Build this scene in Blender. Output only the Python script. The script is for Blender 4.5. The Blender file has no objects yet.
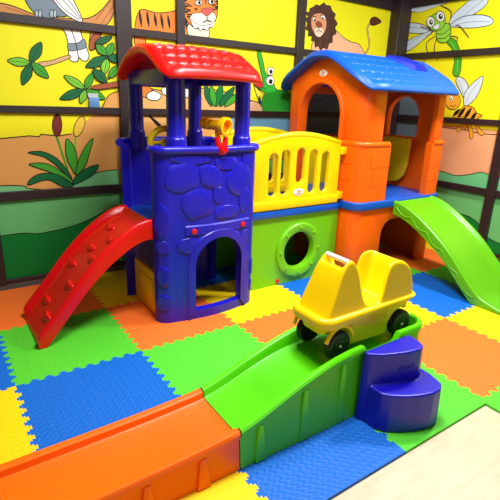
import bpy, bmesh, math, random
from mathutils import Vector, Matrix
from mathutils.geometry import tessellate_polygon
random.seed(7)
S = bpy.context.scene
COL = S.collection
PI = math.pi
T = 0.6                                   # side of one foam tile, metres

# ------------------------------------------------------------------ camera
YA, PIT, ROL, F = .6092, .3074, .038, 456.0
CX, CY = 251.4, 245.0
CAM = Vector((-.2602*T, -5.4431*T, 2.1423*T))
FW = Vector((math.sin(YA)*math.cos(PIT), math.cos(YA)*math.cos(PIT), -math.sin(PIT)))
_r = Vector((math.cos(YA), -math.sin(YA), 0)); _u = _r.cross(FW)
RT = _r*math.cos(ROL)+_u*math.sin(ROL); UP = -_r*math.sin(ROL)+_u*math.cos(ROL)
def ray(x, y): return FW+RT*((x-CX)/F)-UP*((y-CY)/F)
def on_y(p, v): d = ray(*p); q = CAM+d*((v-CAM.y)/d.y); return (q.x, q.z)
def on_x(p, v): d = ray(*p); q = CAM+d*((v-CAM.x)/d.x); return (-q.y, q.z)

cd = bpy.data.cameras.new('camera'); co = bpy.data.objects.new('camera', cd); COL.objects.link(co)
cd.sensor_fit = 'HORIZONTAL'; cd.sensor_width = 36; cd.lens = F/500*36
cd.shift_x = (250-CX)/500; cd.shift_y = (CY-250)/500
mt = Matrix((RT, UP, -FW)).transposed().to_4x4(); mt.translation = CAM
co.matrix_world = mt; cd.clip_start = .02
S.camera = co

# ------------------------------------------------------------------ materials
def lin(c): return tuple(((v/255)/12.92 if v/255 <= .04045 else ((v/255+.055)/1.055)**2.4) for v in c)+(1,)
MATS = {}
def mat(name, rgb, rough=.4, spec=.5, bump=None, coat=0, metal=0):
    m = bpy.data.materials.new(name); m.use_nodes = True; nt = m.node_tree; b = nt.nodes['Principled BSDF']
    b.inputs['Base Color'].default_value = lin(rgb); b.inputs['Roughness'].default_value = rough
    b.inputs['Specular IOR Level'].default_value = spec; b.inputs['Metallic'].default_value = metal
    b.inputs['Coat Weight'].default_value = coat
    if bump:
        kind, sc, st, dist = bump
        tc = nt.nodes.new('ShaderNodeTexCoord')
        bp = nt.nodes.new('ShaderNodeBump'); bp.inputs['Strength'].default_value = st; bp.inputs['Distance'].default_value = dist
        if kind == 'noise' and sc:
            n = nt.nodes.new('ShaderNodeTexNoise'); n.inputs['Scale'].default_value = sc
            nt.links.new(tc.outputs['Object'], n.inputs['Vector']); nt.links.new(n.outputs['Fac'], bp.inputs['Height'])
        elif kind == 'weave':      # raised grains alternating in two directions
            mp = nt.nodes.new('ShaderNodeMapping'); mp.inputs['Rotation'].default_value = (0, 0, PI/4)
            nt.links.new(tc.outputs['Object'], mp.inputs['Vector'])
            ch = nt.nodes.new('ShaderNodeTexChecker'); ch.inputs['Scale'].default_value = sc
            nt.links.new(mp.outputs[0], ch.inputs['Vector'])
            w1 = nt.nodes.new('ShaderNodeTexWave'); w1.bands_direction = 'X'; w1.inputs['Scale'].default_value = sc*.31
            w2 = nt.nodes.new('ShaderNodeTexWave'); w2.bands_direction = 'Y'; w2.inputs['Scale'].default_value = sc*.31
            nt.links.new(mp.outputs[0], w1.inputs['Vector']); nt.links.new(mp.outputs[0], w2.inputs['Vector'])
            mx = nt.nodes.new('ShaderNodeMix'); mx.data_type = 'FLOAT'
            nt.links.new(ch.outputs['Fac'], mx.inputs[0]); nt.links.new(w1.outputs['Fac'], mx.inputs[2]); nt.links.new(w2.outputs['Fac'], mx.inputs[3])
            nt.links.new(mx.outputs[0], bp.inputs['Height'])
        nt.links.new(bp.outputs[0], b.inputs['Normal'])
    MATS[name] = m
    return m
BLUE = mat('tower_blue', (30, 24, 190), .33, bump=('noise', 90, .08, .002))
STEPB = mat('step_blue', (20, 10, 170), .33, bump=('noise', 120, .08, .002))
DECK = mat('deck_blue', (0, 82, 190), .38)
ROOFB = mat('roof_blue', (0, 88, 215), .45, bump=('noise', 80, .1, .002))
VENTB = mat('cap_blue', (4, 30, 160), .6, .3)
RED = mat('plastic_red', (232, 6, 12), .3, bump=('noise', 60, .06, .002))
KNOB = mat('knob_red', (215, 10, 20), .35)
ROOFR = mat('roof_red', (232, 12, 10), .33)
YEL = mat('plastic_yellow', (244, 208, 0), .35, bump=('noise', 70, .05, .002))
CARY = mat('car_yellow', (255, 214, 0), .33)
ORG = mat('house_orange', (252, 98, 0), .38, bump=('noise', 80, .08, .002))
ORT = mat('track_orange', (255, 104, 0), .33)
GRN = mat('panel_green', (112, 196, 14), .38)
SLG = mat('slide_green', (96, 182, 8), .33)
TRG = mat('track_green', (88, 212, 0), .33)
BLK = mat('tyre_black', (14, 14, 16), .5)
HUB = mat('hub_grey', (60, 62, 66), .35)
WHT = mat('bar_white', (240, 236, 225), .35)
TEL = mat('telescope_yellow', (255, 190, 10), .35)
TELO = mat('telescope_orange', (255, 120, 0), .4)
LOGOW = mat('badge_white', (245, 240, 235), .4)
LOGOR = mat('badge_red', (200, 30, 40), .4)
FRAME = mat('frame_dark', (44, 30, 32), .45, bump=('noise', 40, .1, .002))
BASEB = mat('skirting_grey', (90, 84, 80), .6)
WALLM = mat('wall_dark', (40, 34, 32), .8)
FOAM = {'O': mat('foam_orange', (250, 116, 40), .62, .3, ('weave', 48, .3, .004)),
        'G': mat('foam_green', (84, 200, 46), .62, .3, ('weave', 48, .3, .004)),
        'B': mat('foam_blue', (0, 100, 200), .55, .35, ('weave', 48, .42, .004)),
        'Y': mat('foam_yellow', (248, 208, 0), .62, .3, ('weave', 48, .28, .004))}

def wood_floor():
    m = bpy.data.materials.new('floor_wood'); m.use_nodes = True; nt = m.node_tree; b = nt.nodes['Principled BSDF']
    tc = nt.nodes.new('ShaderNodeTexCoord'); mp = nt.nodes.new('ShaderNodeMapping'); mp.inputs['Scale'].default_value = (2.2, 14, 1)
    mp.inputs['Rotation'].default_value = (0, 0, .9)
    n = nt.nodes.new('ShaderNodeTexNoise'); n.inputs['Scale'].default_value = 2.2; n.inputs['Detail'].default_value = 6
    r = nt.nodes.new('ShaderNodeValToRGB'); r.color_ramp.elements[0].position = .3; r.color_ramp.elements[1].position = .62
    r.color_ramp.elements[0].color = lin((198, 180, 148)); r.color_ramp.elements[1].color = lin((210, 192, 162))
    nt.links.new(tc.outputs['Object'], mp.inputs[0]); nt.links.new(mp.outputs[0], n.inputs['Vector'])
    nt.links.new(n.outputs['Fac'], r.inputs[0]); nt.links.new(r.outputs[0], b.inputs['Base Color']); b.inputs['Roughness'].default_value = .4
    return m
WOOD = wood_floor()

# ------------------------------------------------------------------ helpers
def tag(o, label=None, cat=None, group=None, kind=None):
    if label: o['label'] = label
    if cat: o['category'] = cat
    if group: o['group'] = group
    if kind: o['kind'] = kind
    return o
def thing(name, label, cat, loc, group=None):
    o = bpy.data.objects.new(name, None); o.empty_display_size = .05; COL.objects.link(o); o.location = loc
    return tag(o, label, cat, group)
def origin(p):
    L = Vector((0, 0, 0))
    while p: L += p.location; p = p.parent
    return L
def apply_mods(me, mods):
    o = bpy.data.objects.new('tmp', me); COL.objects.link(o)
    for k, kw in mods:
        md = o.modifiers.new(k, k)
        for a, v in kw.items(): setattr(md, a, v)
    dg = bpy.context.evaluated_depsgraph_get(); dg.update()
    n = bpy.data.meshes.new_from_object(o.evaluated_get(dg), depsgraph=dg)
    bpy.data.objects.remove(o); return n
def put(name, bm, m, parent=None, bevel=0, seg=2, ang=40, label=None, loc=None, smooth=True, blim=35):
    """bm has world coordinates (BMesh or Mesh). It becomes ONE mesh object."""
    if isinstance(bm, bmesh.types.BMesh):
        bmesh.ops.recalc_face_normals(bm, faces=bm.faces)
        me = bpy.data.meshes.new(name); bm.to_mesh(me); bm.free()
    else: me = bm
    if bevel: me = apply_mods(me, [('BEVEL', dict(width=bevel, segments=seg, limit_method='ANGLE', angle_limit=math.radians(blim)))])
    me.name = name
    if parent: me.transform(Matrix.Translation(-origin(parent)))
    if not parent:
        c = Vector(loc) if loc else Vector((0, 0, 0))
        me.transform(Matrix.Translation(-c))
    if smooth:
        me.shade_smooth(); me.set_sharp_from_angle(angle=math.radians(ang))
    me.materials.clear()
    for mm in (m if isinstance(m, (list, tuple)) else [m]): me.materials.append(mm)
    o = bpy.data.objects.new(name, me); COL.objects.link(o)
    if parent: o.parent = parent
    elif loc: o.location = loc
    if label: o['label'] = label
    return o
def tomesh(bm):
    bmesh.ops.recalc_face_normals(bm, faces=bm.faces)
    me = bpy.data.meshes.new('m'); bm.to_mesh(me); bm.free(); return me
def boolean(a, b, op='DIFFERENCE'):
    if isinstance(a, bmesh.types.BMesh): a = tomesh(a)
    if isinstance(b, bmesh.types.BMesh): b = tomesh(b)
    oa = bpy.data.objects.new('ta', a); ob = bpy.data.objects.new('tb', b); COL.objects.link(oa); COL.objects.link(ob)
    md = oa.modifiers.new('b', 'BOOLEAN'); md.object = ob; md.operation = op; md.solver = 'EXACT'
    dg = bpy.context.evaluated_depsgraph_get(); dg.update()
    n = bpy.data.meshes.new_from_object(oa.evaluated_get(dg), depsgraph=dg)
    bpy.data.objects.remove(oa); bpy.data.objects.remove(ob); return n
def join(*ms):
    bm = bmesh.new()
    for m in ms:
        if isinstance(m, bmesh.types.BMesh): m = tomesh(m)
        bm.from_mesh(m)
    return bm
def box(bm, a, b):
    x0, y0, z0 = a; x1, y1, z1 = b
    v = [bm.verts.new(p) for p in ((x0,y0,z0),(x1,y0,z0),(x1,y1,z0),(x0,y1,z0),(x0,y0,z1),(x1,y0,z1),(x1,y1,z1),(x0,y1,z1))]
    for f in ((0,3,2,1),(4,5,6,7),(0,1,5,4),(1,2,6,5),(2,3,7,6),(3,0,4,7)): bm.faces.new([v[i] for i in f])
    return bm
def B(a, b): return box(bmesh.new(), a, b)
def prism(pts, f0, f1, bm=None):
    """closed 2D outline; f0/f1 map a 2D point to a 3D point (the two caps)"""
    bm = bm or bmesh.new(); n = len(pts)
    a = [bm.verts.new(f0(p)) for p in pts]; b = [bm.verts.new(f1(p)) for p in pts]
    bm.faces.new(a); bm.faces.new(b[::-1])
    for i in range(n): bm.faces.new((a[i], a[(i+1) % n], b[(i+1) % n], b[i]))
    return bm
def prism_z(pts, z0, z1, bm=None): return prism(pts, lambda p: (p[0], p[1], z0), lambda p: (p[0], p[1], z1), bm)
def prism_y(pts, y0, y1, bm=None): return prism(pts, lambda p: (p[0], y0, p[1]), lambda p: (p[0], y1, p[1]), bm)
def prism_x(pts, x0, x1, bm=None): return prism(pts, lambda p: (x0, p[0], p[1]), lambda p: (x1, p[0], p[1]), bm)
def rrect(x0, y0, x1, y1, r, n=8):
    out = []
    for cx, cy, a in ((x1-r, y0+r, -90), (x1-r, y1-r, 0), (x0+r, y1-r, 90), (x0+r, y0+r, 180)):
        for k in range(n+1):
            t = math.radians(a+90*k/n); out.append((cx+r*math.cos(t), cy+r*math.sin(t)))
    return out
def arch(x0, x1, z0, z1, rise=None, n=18):
    """door outline: flat bottom, elliptical top"""
    c = (x0+x1)/2; r = (x1-x0)/2; rise = rise or r
    return [(x0, z0), (x1, z0)]+[(c+r*math.cos(PI*k/n), z1-rise+rise*math.sin(PI*k/n)) for k in range(n+1)]
def tube(path, r, bm=None, n=12, closed=False, caps=True):
    bm = bm or bmesh.new(); P = [Vector(p) for p in path]; rings = []
    N = len(P); up0 = None
    for i, p in enumerate(P):
        if closed: t = (P[(i+1) % N]-P[i-1])
        else: t = P[min(i+1, N-1)]-P[max(i-1, 0)]
        t.normalize()
        if up0 is None: up0 = Vector((0, 0, 1)) if abs(t.z) < .9 else Vector((1, 0, 0))
        s = t.cross(up0).normalized(); w = s.cross(t).normalized(); up0 = w
        rr = r(i/(N-1)) if callable(r) else r
        rings.append([bm.verts.new(p+(s*math.cos(2*PI*k/n)+w*math.sin(2*PI*k/n))*rr) for k in range(n)])
    for i in range(N if closed else N-1):
        a, b = rings[i], rings[(i+1) % N]
        for k in range(n): bm.faces.new((a[k], a[(k+1) % n], b[(k+1) % n], b[k]))
    if not closed and caps:
        bm.faces.new(rings[0][::-1]); bm.faces.new(rings[-1])
    return bm
def lathe(prof, c, axis, bm=None, n=28):
    """prof: (distance along axis, radius)"""
    bm = bm or bmesh.new(); c = Vector(c); a = Vector(axis).normalized()
    s = a.cross(Vector((0, 0, 1)) if abs(a.z) < .9 else Vector((1, 0, 0))).normalized(); w = a.cross(s)
    rings = []
    for d, r in prof:
        rings.append([bm.verts.new(c+a*d+(s*math.cos(2*PI*k/n)+w*math.sin(2*PI*k/n))*max(r, .0004)) for k in range(n)])
    for i in range(len(rings)-1):
        for k in range(n): bm.faces.new((rings[i][k], rings[i][(k+1) % n], rings[i+1][(k+1) % n], rings[i+1][k]))
    bm.faces.new(rings[0][::-1]); bm.faces.new(rings[-1])
    return bm
def interp(x, tab):
    if x <= tab[0][0]: return tab[0][1]
    for (a, va), (b, vb) in zip(tab, tab[1:]):
        if x <= b: return va+(vb-va)*(x-a)/(b-a)
    return tab[-1][1]
def smooth_tab(tab, n=6):
    """Catmull-Rom through the points"""
    out = []
    for i in range(len(tab)-1):
        p0, p1, p2, p3 = tab[max(i-1, 0)], tab[i], tab[i+1], tab[min(i+2, len(tab)-1)]
        for k in range(n):
            t = k/n
            out.append(tuple(.5*(2*b+(c-a)*t+(2*a-5*b+4*c-d)*t*t+(-a+3*b-3*c+d)*t**3) for a, b, c, d in zip(p0, p1, p2, p3)))
    out.append(tuple(tab[-1])); return out
def loft(sections, bm=None, cap=True, closed=True):
    bm = bm or bmesh.new(); R = [[bm.verts.new(p) for p in s] for s in sections]; n = len(R[0])
    for a, b in zip(R, R[1:]):
        for k in range(n if closed else n-1): bm.faces.new((a[k], a[(k+1) % n], b[(k+1) % n], b[k]))
    if cap: bm.faces.new(R[0][::-1]); bm.faces.new(R[-1])
    return bm
def text_mesh(body, size, M4, depth=.0006, shear=0):
    cu = bpy.data.curves.new('t', 'FONT'); cu.body = body; cu.size = size; cu.extrude = depth; cu.align_x = 'CENTER'; cu.align_y = 'CENTER'; cu.shear = shear
    o = bpy.data.objects.new('t', cu); COL.objects.link(o)
    dg = bpy.context.evaluated_depsgraph_get(); dg.update()
    me = bpy.data.meshes.new_from_object(o.evaluated_get(dg), depsgraph=dg); bpy.data.objects.remove(o)
    me.transform(M4); return me
def frame4(o, x, y):            # matrix from local (x right, y up) to world
    x = Vector(x).normalized(); y = Vector(y).normalized(); z = x.cross(y)
    m = Matrix((x, y, z)).transposed().to_4x4(); m.translation = Vector(o); return m

# ------------------------------------------------------------------ room
WY, WX = .06, 3.88           # wall planes
put('floor', B((-2.2, -5.2, -.1), (WX+.1, WY+.1, -.012)), WOOD, smooth=False)['kind'] = 'structure'
put('wall_back', B((-2.2, WY, -.1), (WX+.1, WY+.1, 2.8)), WALLM, smooth=False)['kind'] = 'structure'
put('wall_right', B((WX, -5.2, -.1), (WX+.1, WY, 2.8)), WALLM, smooth=False)['kind'] = 'structure'
put('baseboard_back', B((-2.2, .022, -.012), (WX, WY, .03)), BASEB, smooth=False)['kind'] = 'structure'
put('baseboard_right', B((WX-.038, -5.2, -.012), (WX, WY, .03)), BASEB, smooth=False)['kind'] = 'structure'
tn = [0]
def trim(a, b):
    tn[0] += 1; o = put('trim_%d' % tn[0], B(a, b), FRAME, bevel=.003, seg=1); o['kind'] = 'structure'
PX = [(-.80, -.72), (.03, .125), (.965, 1.075), (1.41, 1.475), (2.53, 2.61)]
for a, b in PX: trim((a, .012, .03), (b, WY, 2.8))
trim((3.70, -.07, .03), (WX, WY, 2.8))                       # corner post
RZ = [(.03, .06), (.60, .66), (1.155, 1.20), (1.675, 1.725), (2.16, 2.23)]
for z0, z1 in RZ: trim((-2.2, .02, z0), (3.70, WY, z1))
RZR = [(.03, .06), (.55, .61), (1.15, 1.20), (1.725, 1.78), (2.19, 2.26)]
PY = [(-1.225, -1.145), (-2.5, -2.42)]
for a, b in PY: trim((3.832, a, .03), (WX, b, 2.8))
for z0, z1 in RZR: trim((3.84, -5.2, z0), (WX, -.07, z1))

# ------------------------------------------------------------------ mural panels
class Wall:
    def __init__(s, conv, place): s.conv = conv; s.place = place; s.panels = []
    def panel(s, rect, label, base):
        p = dict(rect=rect, label=label, polys=[], base=base, n=0); s.panels.append(p); return p
def clip(poly, r):
    x0, z0, x1, z1 = r
    for ax, lim, sg in ((0, x0, 1), (0, x1, -1), (1, z0, 1), (1, z1, -1)):
        out = []
        for i in range(len(poly)):
            a, b = poly[i-1], poly[i]; da = (a[ax]-lim)*sg; db = (b[ax]-lim)*sg
            if (da >= 0) != (db >= 0):
                t = da/(da-db); out.append((a[0]+(b[0]-a[0])*t, a[1]+(b[1]-a[1])*t))
            if db >= 0: out.append(b)
        poly = out
        if len(poly) < 3: return []
    return poly
PAINT = {}
def pcol(rgb):
    if rgb not in PAINT: PAINT[rgb] = mat('paint_%d' % len(PAINT), rgb, .55, .3)
    return PAINT[rgb]
def catmull_closed(P, n=4):
    out = []; N = len(P)
    for i in range(N):
        p0, p1, p2, p3 = P[i-1], P[i], P[(i+1) % N], P[(i+2) % N]
        for k in range(n):
            t = k/n
            out.append(tuple(.5*(2*b+(c-a)*t+(2*a-5*b+4*c-d)*t*t+(-a+3*b-3*c+d)*t**3) for a, b, c, d in zip(p0, p1, p2, p3)))
    return out
LINE = (24, 20, 18)
def add_world(w, pts, rgb):
    for p in w.panels:
        c = clip(pts, p['rect'])
        if c and abs(sum(c[i-1][0]*c[i][1]-c[i][0]*c[i-1][1] for i in range(len(c)))) > 1e-6:
            p['n'] += 1; p['polys'].append((c, rgb, p['n']))
def stroke_world(w, pts, wd, rgb=LINE, closed=True):
    n = len(pts)
    for p in w.panels:
        hit = False
        for i in range(n if closed else n-1):
            a, b = Vector(pts[i]), Vector(pts[(i+1) % n]); d = b-a
            if d.length < 1e-5: continue
            d.normalize(); s = Vector((-d.y, d.x))*wd/2; a2 = a-d*wd*.08; b2 = b+d*wd*.08
            c = clip([tuple(a2-s), tuple(b2-s), tuple(b2+s), tuple(a2+s)], p['rect'])
            if c:
                if not hit: p['n'] += 1; hit = True
                p['polys'].append((c, rgb, p['n']))
class Z:                                     # figure drawn on a wall, in one local frame of the drawing
    def __init__(s, w, x0, y0, sc): s.w = w; s.x0 = x0; s.y0 = y0; s.sc = sc
    def c(s, P): return [s.w.conv((s.x0+x*s.sc, s.y0+y*s.sc)) for x, y in P]
    def poly(s, P, rgb, line=.006, sm=True):
        q = s.c(P); q = catmull_closed(q) if sm and len(q) > 3 else q
        add_world(s.w, q, rgb)
        if line: stroke_world(s.w, q, line)
        return s
    def line(s, P, wd=.005, rgb=LINE):
        q = s.c(P); q = smooth_tab(q, 5) if len(q) > 2 else q; stroke_world(s.w, q, wd, rgb, False); return s
    def ell(s, x, y, rx, ry, rgb, line=.005, rot=0):
        P = []
        for k in range(16):
            t = 2*PI*k/16; a, b = rx*math.cos(t), ry*math.sin(t); P.append((x+a*math.cos(rot)-b*math.sin(rot), y+a*math.sin(rot)+b*math.cos(rot)))
        q = s.c(P); add_world(s.w, q, rgb)
        if line: stroke_world(s.w, q, line)
        return s
    def leaf(s, a, b, wd, rgb, line=.005, vein=True):
        a, b = Vector(a), Vector(b); d = b-a; n = Vector((-d.y, d.x)).normalized()*wd/2
        P = [tuple(a+d*t+n*k) for t, k in ((0, 0), (.2, .65), (.5, 1), (.8, .65), (1, 0), (.8, -.65), (.5, -1), (.2, -.65))]
        s.poly(P, rgb, line)
        if vein: s.line([tuple(a+d*.05), tuple(a+d*.9)], .0025)
        return s
YW = (240, 230, 22); TAN = (226, 160, 84); LG = (108, 190, 112); DG = (0, 122, 46); PINK = (238, 168, 120); SHADE_GREY = (96, 116, 126); WATER = (110, 170, 200)
BK = Wall(lambda p: on_y(p, .03), lambda q, k: (q[0], .045-.00022*k, q[1]))
RW = Wall(lambda p: on_x(p, 3.85), lambda q, k: (3.868-.00022*k, -q[0], q[1]))
cols = [(-.72, .03), (.125, .965), (1.075, 1.41), (1.475, 2.53), (2.61, 3.70)]
rows = [(.06, .60), (.66, 1.155), (1.20, 1.675), (1.725, 2.16), (2.23, 2.8)]
LB = {
 (0,0): 'mural panel left of the cattail bay, green hills at the floor', (0,1): 'mural panel left of the cattail plant, tan hill', (0,2): 'plain yellow mural panel left of the perched bird', (0,3): 'yellow mural panel at the far left beside the bird',
 (1,0): 'mural panel of pale and dark green hills behind the red slide', (1,1): 'mural panel with a cattail plant on a tan hill', (1,2): 'yellow mural panel with the bird tail and green leaves on branches', (1,3): 'yellow mural panel with the grey bird perched on a branch',
 (2,0): 'green mural panel hidden low behind the blue tower', (2,1): 'tan mural panel seen between the left posts of the blue tower', (2,2): 'mural panel with the tiger paws behind the red roof', (2,3): 'yellow mural panel with the striped tiger body',
 (3,0): 'green mural panel low behind the bridge', (3,1): 'mural panel with pale blue water behind the yellow bridge fence', (3,2): 'mural panel with the green crocodile beside the red roof', (3,3): 'yellow mural panel with the tiger head',
 (4,0): 'dark green mural panel low behind the orange playhouse', (4,1): 'mural panel with the shade painted grey, seen through the playhouse arch, lower one', (4,2): 'yellow mural panel with the shade painted grey, seen through the top of the playhouse arch', (4,3): 'yellow mural panel with the lion above the blue roof'}
for i, (a, b) in enumerate(cols):
    for j, (c, d) in enumerate(rows[:4]):
        base = [LG, TAN, YW, YW][j]
        if i == 4 and j in (0, 1): base = [DG, SHADE_GREY][j]  # upper base here is grey for the shade behind the playhouse
        BK.panel((a, c, b, d), LB[(i, j)], base)
def bpanel(a, c, b, d, label, base): RW.panel((a, c, b, d), label, base)
for (a, b), nm in (((.07, 1.145), ''), ((1.225, 2.42), 'beyond the frame post at the right edge')):
    for (c, d), base, lb in (((.06, .55), LG, 'green hills mural panel on the right wall'), ((.61, 1.15), PINK, 'tan hill mural panel on the right wall'),
                             ((1.20, 1.725), YW, 'yellow mural panel on the right wall'), ((1.78, 2.19), YW, 'upper yellow mural panel on the right wall')):
        lab = {'green': 'mural panel of green hills on the right wall behind the green slide', 'tan h': 'mural panel of a tan hill under the bee on the right wall', 'yello': 'yellow mural panel with the striped bee and dragonfly tail', 'upper': 'yellow mural panel with the green dragonfly'}[lb[:5]]
        bpanel(a, c, b, d, lab if not nm else lb+' '+nm, base)
# hills
def W(w, P, rgb, line=.006, sm=False):
    q = smooth_tab(P, 6) if sm else P
    add_world(w, q, rgb)
    return q
def hill(w, top, bottom, rgb):
    q = smooth_tab(top, 6); add_world(w, q+[(top[-1][0], bottom), (top[0][0], bottom)], rgb); stroke_world(w, q, .007, LINE, False)
hp = [on_y(p, .03) for p in ((-60, 142), (4, 138.5), (30, 136), (40, 137), (41, 134.5), (60, 136), (72, 134))]
add_world(BK, [(-.8, 1.2), (1.02, 1.2), (1.02, 1.17), (.80, 1.165)]+[hp[-1]]+hp[::-1][1:]+[(-.8, hp[0][1])], YW)
stroke_world(BK, hp, .007, LINE, False)
hill(BK, [(-.8, .72)]+[on_y(p, .03) for p in ((4, 186), (30, 189), (55, 190), (72, 186), (92, 175), (107, 171), (119, 170))], .6, (122, 196, 128))
hill(BK, [(-.8, .30)]+[on_y(p, .03) for p in ((5, 236), (40, 234), (75, 226), (100, 215), (118, 205))], 0, DG)
hill(BK, [(1.07, 1.32), (1.2, 1.34), (1.5, 1.30), (1.62, 1.36), (1.9, 1.33), (2.15, 1.27), (2.4, 1.22), (2.6, 1.2)], 1.1, (232, 176, 104))
hill(BK, [(1.07, .75), (1.6, .8), (2.5, .78), (3.7, .8)], .6, (122, 196, 128))
hill(BK, [(1.07, .30), (1.9, .4), (2.6, .35), (3.7, .45)], 0, DG)
add_world(BK, [(1.85, 1.2), (2.6, 1.2), (2.6, .86), (1.85, .92)], WATER); add_world(BK, [(2.2, 1.2), (2.6, 1.3), (2.6, 1.2)], WATER)
add_world(BK, [(2.6, 1.1), (2.6, 1.50), (2.9, 1.47), (3.2, 1.50), (3.7, 1.46), (3.7, 1.1)], SHADE_GREY)  # shade behind the playhouse, painted into the mural as grey
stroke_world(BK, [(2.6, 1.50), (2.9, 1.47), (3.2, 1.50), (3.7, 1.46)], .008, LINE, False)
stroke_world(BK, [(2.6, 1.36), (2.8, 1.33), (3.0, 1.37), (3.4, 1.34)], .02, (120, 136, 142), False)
# right wall hills
hill(RW, [on_x((380+x*.24, 50+y*.24), 3.85) for x, y in ((240, 320), (300, 328), (360, 335), (430, 350), (560, 355))], 1.28-.2, PINK)
hill(RW, [(0.05, .78)]+[on_x((340+x*.32, 110+y*.32), 3.85) for x, y in ((325, 195), (360, 205), (400, 202), (440, 195), (480, 210), (520, 215))]+[(2.5, .7)], .5, (108, 196, 130))
hill(RW, [(0.05, .40)]+[on_x((340+x*.32, 110+y*.32), 3.85) for x, y in ((365, 322), (410, 340), (450, 375), (500, 420))]+[(2.5, .1)], 0, DG)
add_world(RW, [(.0, .7), (.0, 1.60), (.2, 1.58), (.36, 1.50), (.42, 1.3), (.46, .7)], SHADE_GREY); add_world(RW, [(.30, 1.10), (.36, 1.25), (.40, 1.2), (.42, 1.05)], (170, 96, 60))  # painted shade grey carried round the corner, plus a brown mark
add_world(RW, [(.46, 1.15), (1.2, 1.15), (1.2, 1.11), (.46, 1.13)], YW)

# bird on a branch
GREY = (120, 138, 150); WHI = (244, 244, 240); BR = (206, 140, 78); BR2 = (160, 82, 48)
z = Z(BK, 0, 0, .26)
z.poly([(-40, 18), (10, 12), (60, 25), (110, 45), (160, 62), (230, 68), (300, 72), (350, 66), (390, 40), (420, 5), (445, -30), (470, -10), (450, 30), (425, 80), (400, 110), (375, 180), (345, 190), (352, 120), (365, 95), (330, 88), (230, 88), (130, 84), (70, 62), (20, 48), (-40, 45)], BR)
z.poly([(375, 115), (395, 118), (378, 170), (362, 190), (345, 188), (350, 150)], BR2, .004)
for q in (((20, 25), (90, 48), (150, 72)), ((370, 75), (400, 40), (430, 0)), ((385, 100), (412, 60), (440, 20))): z.line(q, .004, BR2)
z.poly([(95, -30), (100, 0), (110, 20), (130, 45), (160, 62), (195, 72), (225, 62), (255, 62), (290, 40), (270, -10), (240, -40)], GREY)
z.poly([(190, -30), (215, 10), (240, 40), (275, 68), (312, 84), (318, 70), (300, 30), (280, -10), (262, -40)], WHI)
for q in (((210, -10), (250, 35), (305, 75)), ((232, -15), (268, 25), (312, 75)), ((250, -20), (285, 25), (314, 70))): z.line(q, .004)
for x in (143, 156, 200, 213): z.ell(x, 52, 7, 16, (170, 186, 196), .004)
z.poly([(236, 95), (300, 100), (318, 140), (334, 180), (345, 215), (335, 234), (318, 232), (306, 220), (300, 236), (280, 236), (268, 220), (264, 170), (255, 130)], WHI)
z.poly([(264, 168), (300, 165), (326, 150), (334, 180), (305, 192), (268, 194)], GREY, .004)
z.line([(276, 110), (295, 170), (305, 228)], .005)
z.poly([(150, 240), (200, 232), (262, 212), (272, 222), (210, 246), (160, 256)], (214, 170, 120), .004)
DL, MG, LL = (10, 104, 54), (64, 160, 40), (120, 196, 50)
for a, b, w_, c in (((118, 240), (160, 162), 44, DL), ((120, 243), (30, 232), 34, LL), ((120, 243), (88, 326), 40, DL), ((122, 240), (188, 300), 36, MG),
                    ((330, 342), (248, 290), 30, LL), ((330, 345), (232, 380), 36, DL), ((330, 342), (358, 280), 30, MG), ((330, 345), (312, 398), 28, LL), ((332, 345), (405, 380), 32, MG),
                    ((415, 220), (332, 256), 38, DL), ((415, 215), (434, 164), 34, MG), ((412, 212), (370, 170), 30, MG), ((416, 222), (470, 225), 34, DL), ((412, 225), (400, 285), 34, LL),
                    ((432, 142), (366, 166), 26, DL), ((412, 318), (358, 266), 34, DL), ((418, 300), (460, 250), 30, MG)): z.leaf(a, b, w_, c)
z.poly([(356, 330), (470, 312), (470, 330), (370, 344)], BR2, .004)
z.poly([(400, 400), (425, 362), (470, 358), (480, 420), (400, 420)], TAN)
# cattails
z = Z(BK, 0, 90, .3)
z.line([(190, 155), (205, 200), (228, 270)], .014, MG).line([(255, 158), (250, 200), (248, 270)], .012, LL)
z.ell(192, 118, 16, 38, (120, 40, 32)).ell(266, 122, 16, 36, (232, 190, 60), rot=.35)
for P, c in (([(95, 210), (140, 206), (190, 228), (230, 275), (240, 300), (200, 262), (150, 225)], DL), ([(98, 248), (150, 245), (200, 268), (248, 308), (235, 318), (180, 280), (130, 262)], MG),
             ([(95, 318), (110, 292), (150, 278), (200, 286), (245, 318), (215, 325), (160, 300)], DL), ([(222, 165), (242, 180), (258, 220), (255, 280), (240, 262), (222, 220)], MG),
             ([(312, 162), (300, 210), (285, 255), (255, 285), (262, 240), (285, 190)], MG), ([(330, 250), (315, 280), (280, 302), (245, 315), (252, 292), (290, 262)], DL)): z.poly(P, c)
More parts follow.
